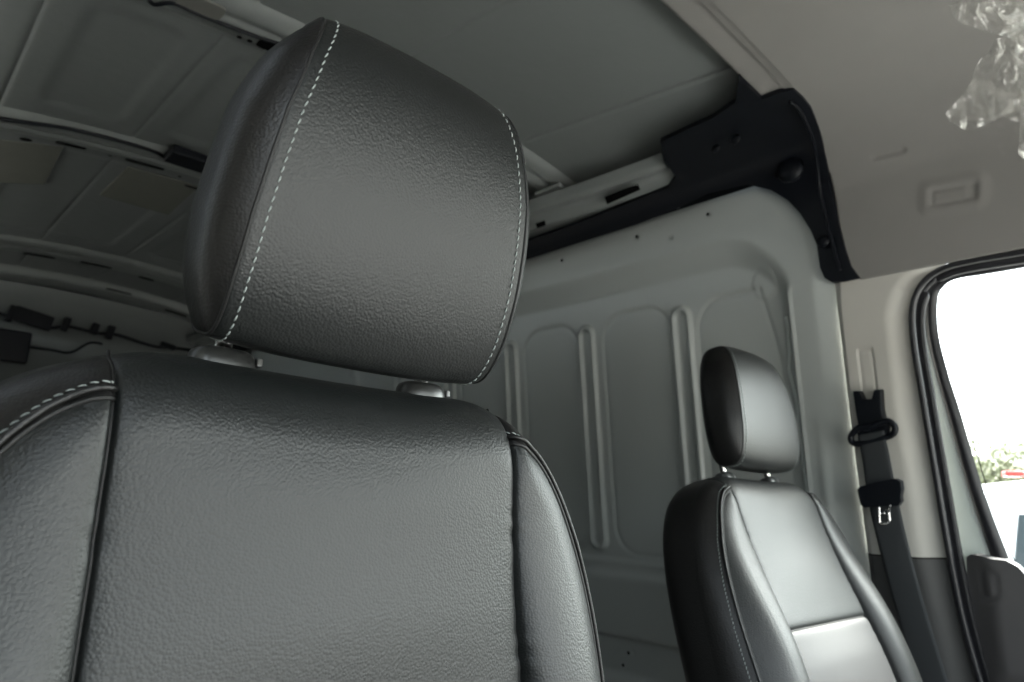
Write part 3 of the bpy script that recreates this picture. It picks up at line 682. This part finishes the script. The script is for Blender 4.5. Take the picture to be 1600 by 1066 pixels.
tag(s1,'large near black leatherette seat with grey stitched headrest filling the left foreground','car seat','front seats of the van')
tag(s2,'smaller far black leatherette seat beside the belt and door, reclined','car seat','front seats of the van')
# ------------------------------------------------------------------ crumpled film hanging at the top right
def film(polys,depths):
    root=empty('plastic_film'); tag(root,'crumpled clear plastic film hanging at the top right corner','plastic film')
    for qi,(poly,dp_) in enumerate(zip(polys,depths)):
        def fn(px,py,dp_=dp_,qi=qi):
            n1=noise.fractal(Vector((px*.013,py*.013,qi*7.1)),1,2,4); n2=abs(noise.noise(Vector((px*.035+3,py*.02+px*.01,qi*3.3))))
            n3=abs(noise.noise(Vector((px*.06,py*.05-px*.03,qi*5.3+1))))
            dd=dp_+.035*n1-.030*n2-.009*n3
            p=(RT*((px-800)/1092)+UP*((533-py)/1092)+FW)*dd; return (p.x,p.y,p.z)
        o=polysheet('film_fold',poly,fn,4.0,FILM,root,thick=0)
    return root
film([
 [(1482,8),(1488,26),(1500,36),(1530,46),(1570,58),(1586,62),(1600,70),(1640,70),(1640,-60),(1520,-60),(1500,-20),(1520,0),(1498,2)],
 [(1556,60),(1545,82),(1532,92),(1524,104),(1518,126),(1508,142),(1492,160),(1477,177),(1484,190),(1500,200),(1514,205),(1540,195),(1570,180),(1600,166),(1640,160),(1640,50),(1590,55)],
 [(1566,30),(1576,60),(1582,95),(1590,130),(1595,170),(1592,225),(1590,240),(1596,247),(1640,250),(1640,-60),(1560,-60),(1548,-8),(1552,14)],
 [(1560,178),(1580,188),(1600,193),(1640,200),(1640,150),(1590,160)]],(.86,.84,.80,.88))
# ------------------------------------------------------------------ outside: white van-like car, trees
def at(px,py,dist): 
    p=(RT*((px-800)/1092)+UP*((533-py)/1092)+FW); h=math.hypot(p.x,p.y); p=p*(dist/h); return p
cr=empty('parked_car'); tag(cr,'white parked car with a red roof lamp outside the far window','car')
# body profile in side view (L along +a, z), extruded across b; built in place and turned
prof_side=[(0,.55),(0,.98),(.06,1.08),(.16,1.18),(.42,1.86),(.55,1.97),(.9,2.03),(2.6,2.03),(3.0,1.95),(3.65,1.32),(4.6,1.18),(4.95,1.0),(5.0,.55)]
def carpt(a,b,z,tuck=0):
    return (a,b,z)
low_=[(0,.55),(0,.98),(.06,1.08),(.13,1.15),(4.65,1.15),(4.95,1.0),(5.0,.55)]
up_=[(.13,1.15),(.42,1.86),(.55,1.97),(.9,2.03),(2.6,2.03),(3.0,1.95),(3.65,1.32),(4.65,1.15)]
Vv=[];Fv=[]
for pl in (low_,up_):
    b0=len(Vv); n_=len(pl)
    for b in (-1,1):
        for (a,z) in pl: Vv.append((a,b*.98*(1-.16*max(0,(z-1.15))/.88),z))
    Fv+=[(b0+i,b0+(i+1)%n_,b0+n_+(i+1)%n_,b0+n_+i) for i in range(n_) if not (pl is low_ and i==3) and not (pl is up_ and i==n_-1)]
    Fv+=[list(range(b0,b0+n_))[::-1],list(range(b0+n_,b0+2*n_))]
body=mesh('body',Vv,Fv,BODYW,cr,False); wd=body.modifiers.new('w','WELD'); mb=body.modifiers.new('b','BEVEL'); mb.width=.03; mb.segments=3; mb.limit_method='ANGLE'; mb.angle_limit=R(25)
def cp(a,b,z,side): k=1-.16*max(0,(z-1.15))/.88; return (a,side*(.98*k+.006),z)
for side in (-1,1):
    for q in ([(.50,1.30),(.62,1.80),(1.25,1.84),(1.25,1.28)],[(1.38,1.28),(1.38,1.84),(2.25,1.84),(2.25,1.28)],[(2.35,1.28),(2.35,1.84),(2.85,1.80),(3.40,1.30)]):
        mesh('side_window',[cp(a,0,z,side) for a,z in q],[(0,1,2,3)],CARGLASS,cr,False)
mesh('rear_window',[(.20,-.78,1.28),(.20,.78,1.28),(.405,.70,1.80),(.405,-.70,1.80)],[(0,1,2,3)],CARGLASS,cr,False)
box('roof_lamp',(.66,-.74,2.04),(.10,.08,.035),RED,cr,bev=.01)
for sx in (-.9,.9): box('tail_lamp',(.02,sx*.95,1.0),(.08,.16,.35),RED,cr,bev=.02)
for (a,b) in ((.95,-.9),(.95,.9),(3.95,-.9),(3.95,.9)):
    bm=bmesh.new(); bmesh.ops.create_cone(bm,cap_ends=True,segments=32,radius1=.37,radius2=.37,depth=.25,matrix=Matrix.Translation((a,b,.37))@Matrix.Rotation(R(90),4,'X'))
    me=bpy.data.meshes.new('wheel'); bm.to_mesh(me); bm.free(); wh=link('wheel',me,TYRE,cr)
p=at(1556,742,5.2)
cr.rotation_euler=(0,0,R(-60))
off_=Matrix.Rotation(R(-60),3,'Z')@Vector((.55,-.8,2.03))
cr.location=(p.x-off_.x,p.y-off_.y,p.z-off_.z)
def tree(loc,h,r,label,seed):
    rnd=random.Random(seed); root=empty('tree',loc); tag(root,label,'tree','trees beyond the parked car')
    tube('trunk',[(0,0,0),(.05,0,h*.3),(.0,.1,h*.6),(0,0,h*.85)],[.16,.13,.08,.03],BARK,root,8)
    V=[];F=[]
    cl=[(rnd.uniform(-r,r)*.7,rnd.uniform(-r,r)*.7,h*.66+rnd.uniform(-.32,.3)*h,rnd.uniform(.3,.55)*r) for _ in range(16)]
    for (x,y,z,q) in cl:
        for _ in range(1000):
            d=Vector((rnd.gauss(0,1),rnd.gauss(0,1),rnd.gauss(0,1))).normalized()*q*rnd.uniform(.5,1.1)
            c=Vector((x,y,z))+d; a=Vector((rnd.uniform(-1,1),rnd.uniform(-1,1),rnd.uniform(-1,1))).normalized()*.036; b=a.orthogonal().normalized()*.03; i=len(V)
            V+= [c-a,c+b,c+a,c-b]; F.append((i,i+1,i+2,i+3))
    mesh('crown',V,F,LEAF,root,False)
for i,(px,dist,h,r,lb) in enumerate(((1606,17,3.6,1.1,'green tree just right of the red roof lamp outside'),(1680,18,4.4,1.5,'green tree hidden mostly by the right picture edge'))):
    p=at(px,700+0*px,dist); tree((p.x,p.y,GZ),p.z-GZ+.15,r*1.3,lb,i+3)
hd_=at(1560,745,24)
